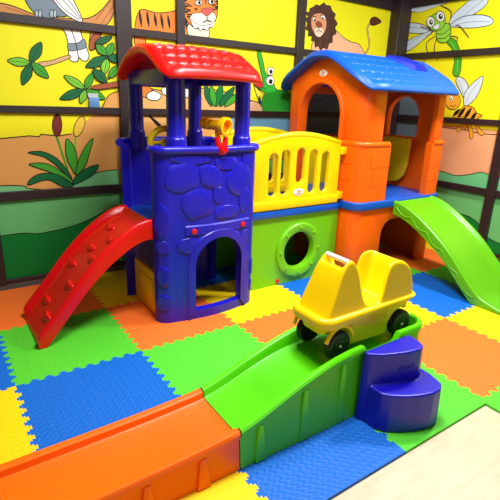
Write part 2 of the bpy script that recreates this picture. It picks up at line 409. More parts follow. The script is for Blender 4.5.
# tiger
TO = (232, 130, 50); z = Z(BK, 110, 0, .3)
z.poly([(83, 130), (90, 60), (110, 30), (160, 42), (215, 36), (250, 25), (285, 60), (280, 118), (215, 112), (130, 104), (120, 150), (90, 150)], TO)
for x, y, h in ((100, 60, 50), (125, 62, 46), (150, 66, 40), (172, 70, 44), (195, 72, 40), (252, 70, 50), (268, 88, 36)): z.leaf((x, y-h*.6), (x+8, y+h*.6), 9, LINE, 0, False)
z.poly([(265, 80), (325, 82), (330, 125), (270, 122)], (236, 226, 196))
z.poly([(248, -20), (245, 30), (258, 66), (285, 92), (320, 98), (345, 84), (360, 50), (362, 0), (350, -30)], TO)
z.poly([(270, 50), (300, 42), (345, 40), (356, 60), (340, 88), (310, 98), (280, 86)], (248, 238, 210), .004)
z.poly([(308, 30), (345, 26), (338, 44), (325, 52), (314, 46)], (210, 90, 80), .004)
for P in ([(246, -8), (262, 2), (250, 6)], [(248, 14), (268, 20), (250, 26)], [(250, 34), (272, 36), (254, 44)], [(258, 52), (276, 52), (262, 60)], [(362, -4), (352, 4), (362, 10)], [(362, 18), (348, 22), (360, 28)], [(284, 24), (298, 30), (286, 34)], [(342, 14), (352, 18), (346, 22)]): z.poly(P, LINE, 0, sm=False)
z.poly([(268, 60), (276, 82), (286, 96), (296, 90), (304, 104), (314, 94), (326, 102), (334, 90), (346, 90), (354, 66), (340, 80), (310, 86), (284, 76)], WHI, .004, sm=False)
z.ell(298, 8, 12, 9, WHI).ell(340, 5, 10, 9, WHI).ell(300, 8, 5, 6, LINE, 0).ell(342, 5, 5, 6, LINE, 0)
for q in (((255, 10), (275, 20)), ((252, 28), (272, 34)), ((258, 46), (275, 48)), ((362, 10), (348, 18)), ((360, 28), (346, 32)), ((325, 52), (325, 66), (312, 74)), ((325, 66), (340, 72)), ((285, -10), (300, 0)), ((320, -10), (322, 10))): z.line(q, .007)
z = Z(BK, 110, 30, .32)
z.poly([(95, 165), (118, 165), (132, 185), (158, 200), (150, 214), (118, 212), (96, 200)], TO)
z.poly([(118, 200), (140, 190), (162, 204), (150, 220), (122, 216)], WHI)
z.poly([(165, 182), (190, 178), (250, 186), (245, 210), (190, 206), (168, 200)], WHI)
for a, b, w_, c in (((320, 240), (300, 170), 22, DL), ((335, 240), (352, 168), 24, DG), ((345, 240), (392, 178), 24, DL), ((330, 240), (318, 172), 20, MG), ((360, 240), (410, 196), 20, MG)): z.leaf(a, b, w_, c, vein=False)
z.poly([(118, 262), (150, 285), (168, 305), (150, 300)], LINE, 0)
# crocodile
CG = (44, 168, 50); z = Z(BK, 240, 0, .32)
z.poly([(45, 262), (60, 280), (80, 300), (82, 330), (60, 310)], (226, 222, 60))
z.poly([(58, 158), (66, 160), (74, 190), (84, 232), (100, 240), (108, 262), (118, 280), (150, 285), (160, 300), (160, 350), (70, 350), (72, 310), (80, 290), (58, 276), (48, 268), (62, 262), (74, 258), (66, 215), (58, 180)], CG)
z.ell(98, 222, 11, 13, (236, 240, 232)).ell(97, 252, 13, 15, (236, 240, 232)).ell(99, 224, 5, 7, LINE, 0).ell(98, 255, 6, 8, LINE, 0)
z.poly([(42, 255), (62, 250), (76, 266), (60, 274)], (200, 40, 40), .004)
z.line([(60, 280), (74, 274), (84, 280)], .004); z.leaf((62, 300), (66, 345), 10, (40, 50, 90), 0, False)
z.poly([(20, 318), (60, 322), (70, 350), (20, 350)], (238, 190, 140), .004)
# lion
z = Z(BK, 240, 0, .32); LT = (240, 182, 140)
z.line([(396, 168), (408, 140), (404, 110), (402, 85), (415, 68)], .022, (60, 36, 30)).line([(396, 168), (408, 140), (404, 110), (402, 85), (415, 68)], .012, LT)
z.poly([(410, 62), (425, 52), (445, 66), (432, 76), (414, 78)], (92, 44, 36))
z.poly([(225, 175), (232, 130), (285, 95), (300, 92), (325, 115), (350, 130), (375, 138), (392, 165), (395, 190), (225, 190)], LT)
z.poly([(232, 22), (242, 14), (252, 18), (266, 8), (272, 16), (286, 18), (290, 32), (302, 44), (298, 56), (308, 74), (300, 84), (304, 104), (292, 112), (292, 132), (282, 134), (276, 154), (264, 148), (254, 158), (248, 142), (238, 148), (236, 128), (226, 126), (228, 112), (216, 112), (218, 96), (208, 90), (214, 74), (208, 58), (218, 52), (206, 38), (220, 38), (222, 26)], (84, 50, 40), sm=False)
z.poly([(226, 56), (234, 44), (248, 40), (264, 42), (272, 56), (274, 80), (268, 100), (256, 116), (244, 116), (234, 102), (226, 82)], (222, 150, 104))
z.poly([(234, 90), (246, 84), (260, 86), (266, 98), (258, 112), (248, 116), (238, 108)], (236, 206, 176), .003)
z.poly([(240, 72), (246, 66), (256, 70), (260, 80), (252, 86), (243, 82)], (150, 66, 50), .003)
z.ell(235, 60, 5, 6, WHI, .003).ell(262, 54, 7, 7, WHI, .003).ell(236, 62, 3, 4, (40, 60, 30), 0).ell(261, 56, 3, 4, (40, 60, 30), 0)
for q in (((228, 52), (236, 50), (242, 54)), ((254, 48), (264, 44), (272, 50)), ((248, 86), (249, 94), (240, 100)), ((249, 94), (260, 100)), ((280, 56), (288, 96), (278, 140)), ((284, 40), (298, 84), (288, 122)), ((220, 66), (220, 90), (230, 115)), ((266, 116), (264, 134), (262, 150)), ((242, 120), (244, 134)), ((240, 30), (250, 24), (262, 28))): z.line(q, .004)
# dragonfly
z = Z(RW, 380, 0, .24); WG = (206, 218, 226)
z.poly([(285, 100), (300, 60), (345, 20), (400, -25), (440, -20), (442, 12), (400, 50), (340, 80)], WG)
z.poly([(285, 105), (330, 72), (400, 60), (450, 68), (468, 88), (445, 106), (370, 116), (300, 112)], WG)
z.poly([(210, 128), (170, 100), (115, 95), (90, 112), (95, 130), (140, 138), (190, 136)], WG)
z.poly([(215, 128), (160, 145), (110, 170), (80, 200), (85, 215), (120, 208), (170, 170)], WG)
for q in (((290, 105), (350, 60), (430, -5)), ((295, 108), (370, 90), (455, 90)), ((205, 128), (150, 115), (100, 115)), ((210, 132), (140, 165), (90, 208))): z.line(q, .003, (120, 130, 140))
for q in (((190, 150), (215, 130), (165, 110)), ((225, 150), (190, 180), (195, 222)), ((232, 160), (222, 205), (235, 250)), ((290, 150), (318, 155), (314, 180)), ((310, 105), (330, 110), (366, 155)), ((290, 80), (290, 45), (250, 22)), ((196, 222), (175, 262))): z.line(q, .009, (110, 70, 50))
z.poly([(290, 158), (312, 170), (330, 215), (334, 270), (326, 312), (308, 318), (298, 300), (306, 250), (298, 205), (275, 175)], (70, 170, 40))
z.line([(288, 170), (316, 220), (318, 300)], .006, (130, 214, 70))
z.poly([(232, 128), (260, 100), (285, 100), (292, 140), (280, 170), (255, 178), (235, 165)], (150, 210, 60))
for q in (((230, 140), (262, 140), (288, 118)), ((236, 160), (266, 158), (290, 138))): z.line(q, .006)
z.poly([(190, 90), (215, 62), (250, 50), (268, 75), (262, 110), (235, 128), (210, 122)], (150, 210, 60))
z.ell(208, 90, 17, 22, WHI).ell(248, 68, 18, 22, WHI).ell(210, 92, 8, 11, (50, 60, 70), 0).ell(250, 68, 9, 12, (50, 60, 70), 0).ell(212, 89, 3, 4, WHI, 0).ell(252, 64, 3, 4, WHI, 0)
z.poly([(218, 110), (245, 98), (240, 118), (226, 122)], WHI, .004)
# a cloud at the top edge
z.poly([(90, 20), (150, 50), (220, 30), (330, -10), (330, -40), (90, -40)], (206, 220, 226), 0)
# bee
z = Z(RW, 380, 50, .24); BY = (236, 160, 40)
z.poly([(345, 200), (330, 170), (312, 130), (322, 110), (350, 125), (366, 160), (362, 200)], WG)
z.poly([(350, 235), (345, 190), (370, 150), (410, 115), (426, 112), (415, 160), (390, 205)], WG)
z.line([(352, 225), (375, 175), (418, 120)], .003, (120, 130, 140)).line([(350, 200), (335, 160), (320, 120)], .003, (120, 130, 140))
z.poly([(330, 250), (350, 232), (385, 240), (400, 262), (422, 272), (405, 284), (380, 300), (340, 300), (300, 280), (315, 255)], BY)
for a, b in (((330, 245), (300, 275)), ((352, 238), (320, 282)), ((378, 240), (345, 290)), ((398, 258), (372, 298))): z.leaf(a, b, 15, LINE, 0, False)
z.ell(300, 212, 32, 36, BY).ell(294, 202, 7, 11, WHI, .003).ell(293, 204, 3, 6, LINE, 0).line([(290, 230), (302, 236), (312, 228)], .005)
z.poly([(318, 318), (335, 316), (330, 335), (318, 340)], BY, .004).poly([(352, 300), (372, 306), (384, 345), (380, 368), (370, 366), (366, 330)], BY, .004).poly([(398, 300), (415, 330), (430, 345), (424, 356), (408, 348), (390, 312)], BY, .004).poly([(328, 282), (345, 282), (362, 330), (348, 328)], BY, .004)

for w, wname in ((BK, 'b'), (RW, 'r')):
    for p in w.panels:
        x0, z0, x1, z1 = p['rect']; colors = [p['base']]; bm = bmesh.new()
        pts0 = [(x0, z0), (x1, z0), (x1, z1), (x0, z1)]
        def vv(q, k): return bm.verts.new(w.place(q, k))
        a = [vv(q, 0) for q in pts0]; b = [vv(q, -40) for q in pts0]
        bm.faces.new(a); bm.faces.new(b[::-1])
        for i in range(4): bm.faces.new((a[i], b[i], b[(i+1) % 4], a[(i+1) % 4]))
        for poly, rgb, k in p['polys']:
            if rgb not in colors: colors.append(rgb)
            ci = colors.index(rgb)
            vs = [vv(q, k) for q in poly]
            tris = tessellate_polygon([[Vector((q[0], q[1], 0)) for q in poly]])
            for t in tris:
                try: f = bm.faces.new([vs[i] for i in t]); f.material_index = ci
                except ValueError: pass
        me = bpy.data.meshes.new('mural_panel'); bm.normal_update(); bm.to_mesh(me); bm.free()
        cx, cz = (x0+x1)/2, (z0+z1)/2
        L = Vector(w.place((cx, cz), 0)); me.transform(Matrix.Translation(-L))
        for c in colors: me.materials.append(pcol(c))
        o = bpy.data.objects.new('mural_panel', me); COL.objects.link(o); o.location = L
        tag(o, p['label'], 'mural', 'painted mural panels in the dark wall frame')

# small packet standing on the rail
q0, q1 = on_y((88, 107), .03), on_y((100, 94), .03)
t = thing('packet', 'small blue and silver packet standing on the wall frame rail', 'packet', ((q0[0]+q1[0])/2, .031, 1.20))
xc = (q0[0]+q1[0])/2
put('pouch', prism_y([(xc-.036, 1.2), (xc+.038, 1.2), (xc+.032, 1.265), (xc-.034, 1.265)], .038, .024), mat('packet_blue', (90, 140, 190), .4), t, bevel=.002)
put('seal_strip', prism_y([(xc-.036, 1.265), (xc+.03, 1.265), (xc+.028, 1.29), (xc-.042, 1.29)], .034, .028), mat('packet_silver', (190, 196, 196), .3), t)

# ------------------------------------------------------------------ foam tiles
def edge(a, b, flip=1, n=19):
    """jigsaw edge from a to b (b excluded)"""
    a, b = Vector(a), Vector(b); d = (b-a)/n; nn = Vector((-d.y, d.x)).normalized()*.0115*flip; out = [a]
    for k in range(n):
        s = 1 if k % 2 == 0 else -1; o = a+d*k
        if k in (0, n-1): continue
        # dovetail tooth
        for t, h in ((.22, 0), (.06, s), (.94, s), (.78, 0)): out.append(o+d*t+nn*h)
    return [tuple(p) for p in out]
def line(a, b): return [tuple(a)]
tiles = {
 (-1,1): 'blue foam tile at the left edge, beside the green tile under the slide foot', (-1,2): 'yellow foam tile at the left edge above the orange track',
 (0,0): 'orange foam tile against the wall behind the foot of the red slide', (0,1): 'green foam tile under the foot of the red slide', (0,2): 'big blue foam tile left of the ramp, beside the orange track',
 (0,3): 'yellow foam tile mostly hidden under the orange track', (1,0): 'yellow foam tile in shade under the top of the red slide', (1,1): 'orange foam tile under the doorway of the blue tower',
 (1,2): 'green foam tile between the blue tower and the ramp', (1,3): 'blue foam tile in front of the green ramp, left of the blue steps', (2,0): 'blue foam tile hidden behind the tower under the bridge',
 (2,1): 'yellow foam tile in front of the round porthole', (2,2): 'orange foam tile between the yellow one and the ramp, behind the car', (2,3): 'green foam tile under the blue steps at the floor edge',
 (3,0): 'green foam tile under the back of the bridge', (3,1): 'blue foam tile under the porthole panel and playhouse corner', (3,2): 'yellow foam tile behind the rear wheel of the car',
 (3,3): 'orange foam tile to the right of the blue steps', (3,4): 'green foam tile at the right edge beside the bare wood floor', (4,0): 'orange foam tile inside the back of the playhouse',
 (4,1): 'green foam tile inside the playhouse doorway', (4,2): 'blue foam tile in front of the playhouse, left of the green slide', (4,3): 'yellow foam tile at the foot of the green slide',
 (5,0): 'yellow foam tile behind the playhouse in the room corner', (5,1): 'orange foam tile under the right leg of the playhouse', (5,2): 'green foam tile under the middle of the green slide',
 (5,3): 'blue foam tile right of the green slide', (6,0): 'blue foam strip in the room corner', (6,1): 'green foam strip along the right wall behind the slide', (6,2): 'orange foam strip along the right wall beside the slide'}
tiles[(6,1)] = 'yellow foam strip along the right wall behind the slide'; tiles[(6,0)] = 'blue foam strip in the room corner behind the playhouse'
SEQ = ['O', 'Y', 'B', 'G']
G_ = .0009
def gpt(u, v): return (u*T, -v*T)
def hedge(u, v):   # from (u,v) to (u+1,v)
    return edge(gpt(u, v), gpt(u+1, v)), (u, v-1) in tiles and (u, v) in tiles
def outline(u, v):
    e = .05; x0 = u; x1 = u+1; y0 = v; y1 = v+1
    pts = []
    # walk: top (v) left->right, right side down, bottom right->left, left side up
    last = (u == 6)
    if last: x1 = 6.36
    def seg(a, b, shared):
        if not shared: return [gpt(*a)]
        if (b[0]+b[1]) > (a[0]+a[1]): return edge(gpt(*a), gpt(*b))
        q = edge(gpt(*b), gpt(*a))+[gpt(*a)]
        return q[::-1][:-1]
    up = (u, v-1) in tiles and not last; dn = (u, v+1) in tiles and not last
    lf = (u-1, v) in tiles; rg = (u+1, v) in tiles
    yb = y1 if (dn or last) else y1+e
    xl = x0 if (lf or u == -1) else x0-e
    if v == 4 and not lf: pts += [gpt(xl, y0+e), gpt(x0, y0+e)]
    pts += seg((x0, y0), (x1, y0), up)
    pts += seg((x1, y0), (x1, yb), rg) if yb == y1 or not rg else edge(gpt(x1, y0), gpt(x1, y1))+[gpt(x1, y1)]
    pts += seg((x1, yb), (x0, yb), dn)
    if lf and yb != y1: pts += [gpt(xl, yb)]+[p for p in seg((xl, y1), (xl, y0), True)]
    elif v == 4 and not lf: pts += [gpt(xl, yb)]
    else: pts += seg((xl, yb), (xl, y0), lf)
    return pts
for (u, v), lb in tiles.items():
    key = SEQ[(u-v) % 4]
    word = {'O': 'orange', 'G': 'green', 'B': 'blue', 'Y': 'yellow'}[key]
    P = outline(u, v)
    Q = []
    for p in P:
        if not Q or (Vector(p)-Vector(Q[-1])).length > 1e-4: Q.append(p)
    if (Vector(Q[0])-Vector(Q[-1])).length < 1e-4: Q.pop()
    tri = tessellate_polygon([[Vector((p[0], p[1], 0)) for p in Q]])
    bm = bmesh.new(); a = [bm.verts.new((p[0], p[1], 0)) for p in Q]; b = [bm.verts.new((p[0], p[1], -.012)) for p in Q]
    for t_ in tri:
        try: bm.faces.new([a[i] for i in t_]); bm.faces.new([b[i] for i in t_][::-1])
        except ValueError: pass
    for i in range(len(Q)):
        j = (i+1) % len(Q); bm.faces.new((a[i], a[j], b[j], b[i]))
    o = put('foam_tile', bm, FOAM[key], smooth=False, loc=((u+.5)*T, -(v+.5)*T, -.012))
    lb = ' '.join([word if w_ in ('orange', 'green', 'blue', 'yellow') and i_ <= 1 else w_ for i_, w_ in enumerate(lb.split())])
    tag(o, lb, 'foam mat', 'interlocking foam floor tiles')

# ------------------------------------------------------------------ castle tower
tw = thing('toy_castle_tower', 'blue plastic play tower with stone pattern and red shingled roof', 'play tower', (1.12, -.72, 0))
def tower_path(n=10):
    """outer plan of the front panel, from the left rear round the front to the right rear"""
    P = [(.803, -.91), (.803, -.915)]
    for k in range(1, n+1):
        t = PI/2*k/n; P.append((.803+.087*(1-math.cos(t)), -.92-.075*math.sin(t)))
    for k in range(1, 12):
        s = k/12; P.append((.89+s*.485, -.995-.03*math.sin(PI*s)))
    for k in range(n+1):
        t = PI/2*k/n; P.append((1.375+.10*math.sin(t), -.91-.085*math.cos(t)))
    P += [(1.475, -.895)]
    return [Vector(p) for p in P]
TP = tower_path()
def arc_len(P):
    L = [0]
    for a, b in zip(P, P[1:]): L.append(L[-1]+(b-a).length)
    return L
TL = arc_len(TP)
def on_path(s, off=0):
    s = max(0, min(TL[-1]-1e-6, s))
    for i in range(len(TP)-1):
        if s <= TL[i+1]:
            t = (s-TL[i])/(TL[i+1]-TL[i]); p = TP[i].lerp(TP[i+1], t)
            def nrm(j):
                d = TP[min(j+1, len(TP)-1)]-TP[max(j-1, 0)]; return Vector((d.y, -d.x)).normalized()
            n = nrm(i).lerp(nrm(i+1), t).normalized(); return p+n*off
def s_of_x(x):
    for i in range(5, len(TP)-1):
        if TP[i].x <= x <= TP[i+1].x: return TL[i]+(TL[i+1]-TL[i])*(x-TP[i].x)/(TP[i+1].x-TP[i].x)
outer = [on_path(s) for s in [TL[-1]*k/80 for k in range(81)]]; inner = [on_path(TL[-1]*k/80, -.05) for k in range(80, -1, -1)]
shell = prism_z([tuple(p) for p in outer+inner], 0, 1.0)
door = prism_y(arch(1.015, 1.345, .055, .505, .165), -1.2, -.5)
shell = boolean(shell, door)
bm = bmesh.new(); bm.from_mesh(shell)
# raised door frame
A_in = arch(1.015, 1.345, .055, .505, .165, 24); A_out = arch(.975, 1.385, 0, .55, .205, 24)
def fy(x): s = s_of_x(min(max(x, .84), 1.42)); return on_path(s).y
r1 = [bm.verts.new((p[0], fy(p[0])-.012, p[1])) for p in A_in[1:]+A_in[:1]]; r2 = [bm.verts.new((p[0], fy(p[0])-.012, p[1])) for p in A_out[1:]+A_out[:1]]
r3 = [bm.verts.new((p[0]+(.012 if p[0] > 1.18 else -.012), fy(p[0])+.004, p[1]+.012*(p[1] > .2))) for p in A_out[1:]+A_out[:1]]; r4 = [bm.verts.new((p[0], fy(p[0])+.01, p[1])) for p in A_in[1:]+A_in[:1]]
for a, b in ((r1, r2), (r2, r3), (r4, r1)):
    for i in range(len(a)-1): bm.faces.new((a[i], a[i+1], b[i+1], b[i]))
# stones in low relief
def stone(s0, z0, rs, rz, seed, h=.007):
    rd = random.Random(seed); n = 18; rr = [1+rd.uniform(-.26, .26) for _ in range(n)]
    rr = [(rr[i-1]+rr[i]*2+rr[(i+1) % n])/4 for i in range(n)]
    rings = []
    for k, (f, o) in enumerate(((1.03, -.004), (1.0, h*.75), (.95, h), (.5, h*1.02))):
        ring = []
        for i in range(n):
            a = 2*PI*i/n; q = abs(math.cos(a))**2.4+abs(math.sin(a))**2.4
            f2 = f*rr[i]/(q**(1/2.4))*.98
            s = s0+rs*f2*math.cos(a); zz = min(max(z0+rz*f2*math.sin(a), .02), .985); p = on_path(s, o); ring.append(bm.verts.new((p.x, p.y, zz)))
        rings.append(ring)
    for a, b in zip(rings, rings[1:]):
        for i in range(n): bm.faces.new((a[i], a[(i+1) % n], b[(i+1) % n], b[i]))
    bm.faces.new(rings[-1])
SX = s_of_x
def spx(x, y, rx, ry):      # a stone seen at this place of the photograph, put on the front face
    a = on_y((110+.32*x, 120+.32*y), -1.01); return (s_of_x(min(max(a[0], .80), 1.46)), a[1], rx*.32*.0068, ry*.32*.0064)
stones = [spx(*q) for q in ((227, 178, 44, 42), (312, 176, 33, 35), (405, 190, 40, 46), (436, 120, 22, 28), (266, 262, 46, 44), (335, 232, 18, 25), (422, 248, 22, 38), (365, 285, 44, 18),
          (250, 124, 50, 13), (362, 134, 34, 20), (240, 392, 28, 24), (424, 364, 20, 22), (172, 405, 18, 20), (430, 425, 10, 30))]
stones += [(TL[-1]*.085, .62, .045, .10), (TL[-1]*.10, .30, .045, .06), (TL[-1]*.09, .13, .05, .05), (SX(1.43)+.02, .25, .022, .05), (SX(1.43)+.02, .12, .022, .04)]
for i, a in enumerate(stones): stone(*a, seed=i+3)
# band with the two knobs
sa, sb = SX(.96), SX(1.40)
for (z0, z1, o0, o1) in ((.525, .535, -.003, .008), (.535, .585, .008, .008), (.585, .595, .008, -.003)):
    vs = [[bm.verts.new((*on_path(sa+(sb-sa)*k/20, o), zz)) for k in range(21)] for zz, o in ((z0, o0), (z1, o1))]
    for k in range(20): bm.faces.new((vs[0][k], vs[0][k+1], vs[1][k+1], vs[1][k]))
put('front_panel', bm, BLUE, tw, ang=35)
put('ledge', tube([(*on_path(TL[-1]*k/60, .002), 1.015) for k in range(61)], .022, n=14), BLUE, tw)
for x in (1.005, 1.345):
    y = fy(x)-.008; put('knob', lathe([(0, .017), (.008, .017), (.012, .012)], (x, y, .558), (0, -1, 0)), KNOB, tw, label='small red round knob')
# rear panel, mirrored, lower ledge
def mir(p): return (p[0]-.018, -1.40-p[1])
rear = [mir(p) for p in outer]; rin = [mir(p) for p in inner]
put('rear_panel', prism_z(rear+rin, 0, 1.0), BLUE, tw, ang=35)
put('ledge', tube([(*mir(on_path(TL[-1]*k/60, .004)), 1.012) for k in range(61)], .024, n=12), BLUE, tw)
put('deck', prism_z(rrect(.80, -.95, 1.45, -.45, .04), .56, .605), DECK, tw, bevel=.008, label='bright blue deck floor')
bm = B((.828, -.885, .0), (.855, -.52, .275)); box(bm, (.820, -.82, .06), (.828, -.60, .22))
put('door_panel', bm, YEL, tw, bevel=.01, label='yellow low panel between the tower walls')
cols_ = [(.935, -.95, .050), (1.36, -.95, .045), (.905, -.45, .044), (1.31, -.45, .044)]
bm = B((.87, -.95, 1.345), (.92, -.45, 1.43)); box(bm, (.875, -.48, 1.34), (1.31, -.42, 1.43)); box(bm, (1.33, -.95, 1.36), (1.39, -.45, 1.43))
put('roof_beam', bm, BLUE, tw, bevel=.01)
for x, y, r in cols_:
    c = put('column', lathe([(-.03, r+.009), (.072, r+.008), (.080, r+.002), (.10, r), (.40, r*.98), (.46, r*1.0)], (x, y, 1.0), (0, 0, 1), n=32), BLUE, tw, ang=35)

def roof_mesh(x0, x1, y0, y1, zfun, th, lip, rows_, colsn, amp, dash=False, nx=150, ny=150, endr=0):
    bm = bmesh.new(); top = []; bot = []
    def se(t): return t*t*(3-2*t)
    for i in range(nx+1):
        ra, rb = [], []
        for j in range(ny+1):
            # denser near the borders
            u = i/nx; v = j/ny
            x = x0+(x1-x0)*u; y = y0+(y1-y0)*v
            # round the plan corners
            cx, cy = (x0+x1)/2, (y0+y1)/2; hx, hy = (x1-x0)/2, (y1-y0)/2
            a, b = (x-cx)/hx, (y-cy)/hy
            dx, dy = abs(x-cx)-(hx-endr), abs(y-cy)-(hy-endr); d = min((1-abs(a))*hx, (1-abs(b))*hy)
            if dx > 0 and dy > 0:
                q = max(dx, dy)/math.hypot(dx, dy)
                x = cx+math.copysign(hx-endr+dx*q, x-cx); y = cy+math.copysign(hy-endr+dy*q, y-cy)
            fall = 0 if d > lip else lip-math.sqrt(max(0, lip*lip-(lip-d)**2))
            z = zfun(x, b)
            # shingle relief
            rr = (b*.5+.5)*rows_; ri = int(rr); cc = (a*.5+.5)*colsn+(.5 if ri % 2 else 0); fr = rr-ri; fc = cc-int(cc)
            if dash:
                e = min(fr, 1-fr); g = -amp*math.exp(-(e/.09)**2)*(1 if .12 < fc < .88 else .1)
            else:
                # scallop rows, deeper towards the lower edge of each shingle
                dd = fr if b < 0 else 1-fr
                g = amp*(1-dd)*max(0, math.sin(PI*abs(fc)))**.5-amp*.5
            mask = min(1, max(0, (d-lip)/.03))
            ra.append(bm.verts.new((x, y, z+g*mask-fall))); rb.append(bm.verts.new((x, y, z-th+fall*.6)))
        top.append(ra); bot.append(rb)
    for G in (top, bot):
        for i in range(nx):
            for j in range(ny): bm.faces.new((G[i][j], G[i+1][j], G[i+1][j+1], G[i][j+1]))
    for i in range(nx):
        for j in (0, ny): bm.faces.new((top[i][j], top[i+1][j], bot[i+1][j], bot[i][j]))
    for j in range(ny):
        for i in (0, nx): bm.faces.new((top[i][j], top[i][j+1], bot[i][j+1], bot[i][j]))
    return bm
def prof(tab): t = smooth_tab(tab, 8); return lambda b: interp(abs(b), t)
pr = prof([(0, 1.0), (.15, .985), (.35, .87), (.55, .62), (.75, .33), (.9, .16), (1.02, .10)])
def zred(x, b): return 1.412+.148*pr(b)-.010*((x-1.10)/.3)**2
put('roof', roof_mesh(.80, 1.40, -1.14, -.35, zred, .055, .036, 10, 9, .010, endr=.10, nx=220, ny=200), ROOFR, tw, ang=50, label='red arched shingled roof')
# telescope on a red swivel
ax = Vector((.045, -.11, -.008)).normalized()
tp = put('telescope', lathe([(-.105, .020), (-.10, .030), (-.05, .033), (-.048, .027), (.0, .030), (.03, .036), (.045, .050), (.075, .052), (.078, .038), (.05, .034)], (1.172, -.975, 1.145), ax), TEL, tw, label='yellow toy telescope')
put('lens', lathe([(.048, .036), (.058, .036)], (1.172, -.975, 1.145), ax), TELO, tp, label='orange lens')
put('support', lathe([(0, .014), (.07, .017)], (1.175, -.985, 1.06), (0, 0, 1)), TEL, tp)
bm = lathe([(-.04, .026), (-.02, .034), (.01, .033), (.026, .02)], (1.178, -1.035, 1.02), (.1, -1, .2))
lathe([(-.01, .018), (.055, .013)], (1.155, -1.03, 1.03), (-.25, 0, 1), bm)
lathe([(-.01, .018), (.055, .013)], (1.20, -1.02, 1.03), (.15, 0, 1), bm)
put('swivel_mount', bm, RED, tw, label='red telescope mount')
# steering wheel behind the front ledge
c = Vector((.905, -.87, 1.045)); ring = [c+Vector((math.cos(t)*.085, -.3*.085*math.sin(t)*.3, math.sin(t)*.075)) for t in [2*PI*k/32 for k in range(32)]]
bm = tube(ring, .017, closed=True, n=10); tube([c+Vector((-.08, 0, 0)), c+Vector((.08, 0, 0))], .010, bm); tube([c, c+Vector((0, 0, -.07))], .010, bm); lathe([(-.012, .022), (.012, .022)], c, (0, 1, 0), bm); tube([c, c+Vector((0, -.05, -.03))], .012, bm)
put('steering_wheel', bm, YEL, tw, label='yellow toy steering wheel')

# ------------------------------------------------------------------ bridge
br = thing('toy_bridge', 'bridge with yellow slatted fence above green porthole panel, joining tower and playhouse', 'play bridge', (1.91, -.62, 0))
def porthole_panel(y, outward, full):
    a = B((1.482, y, 0), (2.345, y+.03*-outward, .515))
    hole = lathe([(-.2, .135), (.2, .135)], (1.965, y, .245), (0, 1, 0), n=48)
    m = boolean(a, hole)
    return m
m = porthole_panel(-.83, -1, True)
bm = join(m); 
lathe([(0, .208), (.012, .206), (.020, .198), (.022, .156), (.012, .140), (-.02, .134), (-.03, .134)], (1.965, -.83, .245), (0, -1, 0), bm, n=64)
# remove the lathe end caps
for f in [f for f in bm.faces if len(f.verts) > 40 and f.calc_area() > .03 and f.calc_area() < .15]: bm.faces.remove(f)
g = put('panel', bm, GRN, br, ang=35, label='green front panel with round porthole')
for k in range(8):
    t = 2*PI*k/8+PI/8*0
    put('bolt', lathe([(0, .012), (.006, .0115), (.010, .006)], (1.965+.175*math.cos(t), -.851, .245+.175*math.sin(t)), (0, -1, 0), n=14), GRN, g)
put('button', lathe([(0, .016), (.01, .015)], (1.785, -.83, .03), (0, -1, 0)), KNOB, br, label='small red plug')
put('panel', B((1.482, -.335, 0), (2.345, -.305, .515)), GRN, br, bevel=.004)
put('deck', B((1.482, -.855, .516), (2.338, -.285, .568)), DECK, br, bevel=.01, label='blue walkway floor')
def fence(y, out, name='railing'):
    x0, x1 = 1.50, 2.30
    topz = lambda x: 1.024+.062*math.sin(PI*(x-x0)/(x1-x0))
    P = [(x0, .57), (x1, .57)]+[(x1-(x1-x0)*k/24, topz(x1-(x1-x0)*k/24)) for k in range(25)]
    a = prism_y(P, y, y+.035*-out*-1 if out > 0 else y+.035)
    for i, (xc, zb, zt) in enumerate(((1.69, .665, .955), (1.792, .67, .975), (1.925, .745, .985), (2.04, .665, .972), (2.155, .665, .955))):
        w_ = .037; S_ = [(xc+w_*math.cos(-PI*k/10), zb+w_+w_*math.sin(-PI*k/10)) for k in range(11)]+[(xc-w_*math.cos(-PI*k/10), zt-w_-w_*math.sin(-PI*k/10)) for k in range(11)]
        a = boolean(a, prism_y(S_[::-1], y-.1, y+.1))
    o = put(name, a, YEL, br, bevel=.007, seg=3, ang=50, label='yellow arched railing with five slots')
    yy = y+.0175
    bm = tube([(x0+.005+(x1-x0-.01)*k/24, yy, topz(x0+(x1-x0)*k/24)-.012) for k in range(25)], .021, n=12)
    put('handrail', bm, YEL, o)
    bm = B((x0, y-.012, .575), (x1, y+.047, .635)); put('bottom_rail', bm, YEL, o, bevel=.008)
    return o
rf = fence(-.845, -1); fence(-.345, -1)
for z_ in (.93, .60): put('bracket', B((2.29, -.86, z_), (2.349, -.80, z_+.055)), YEL, rf, bevel=.006)
def xform(bm, M4):
    bmesh.ops.transform(bm, matrix=M4, verts=bm.verts); return bm
def badge(parent, o, xd, yd, w, h, words, size):
    M4 = frame4(o, xd, yd)
    bm = xform(lathe([(-.002, 1), (.0, 1), (.0015, .94)], (0, 0, 0), (0, 0, 1), n=32), M4@Matrix.Diagonal((w, h, 1, 1)))
    bd = put('badge', bm, LOGOW, parent, label='small white oval maker badge')
    N = M4.to_3x3().col[2]
    for k, (wd, dy) in enumerate(words):
        M5 = frame4(Vector(o)+Vector(yd).normalized()*dy+N*.0018, xd, yd)
        put('lettering', text_mesh(wd, size, M5), LOGOR, bd, smooth=False, label='red lettering')
badge(rf, (1.918, -.8462, .682), (1, 0, 0), (0, 0, 1), .048, .025, (('little', .008), ('tikes', -.009)), .022)

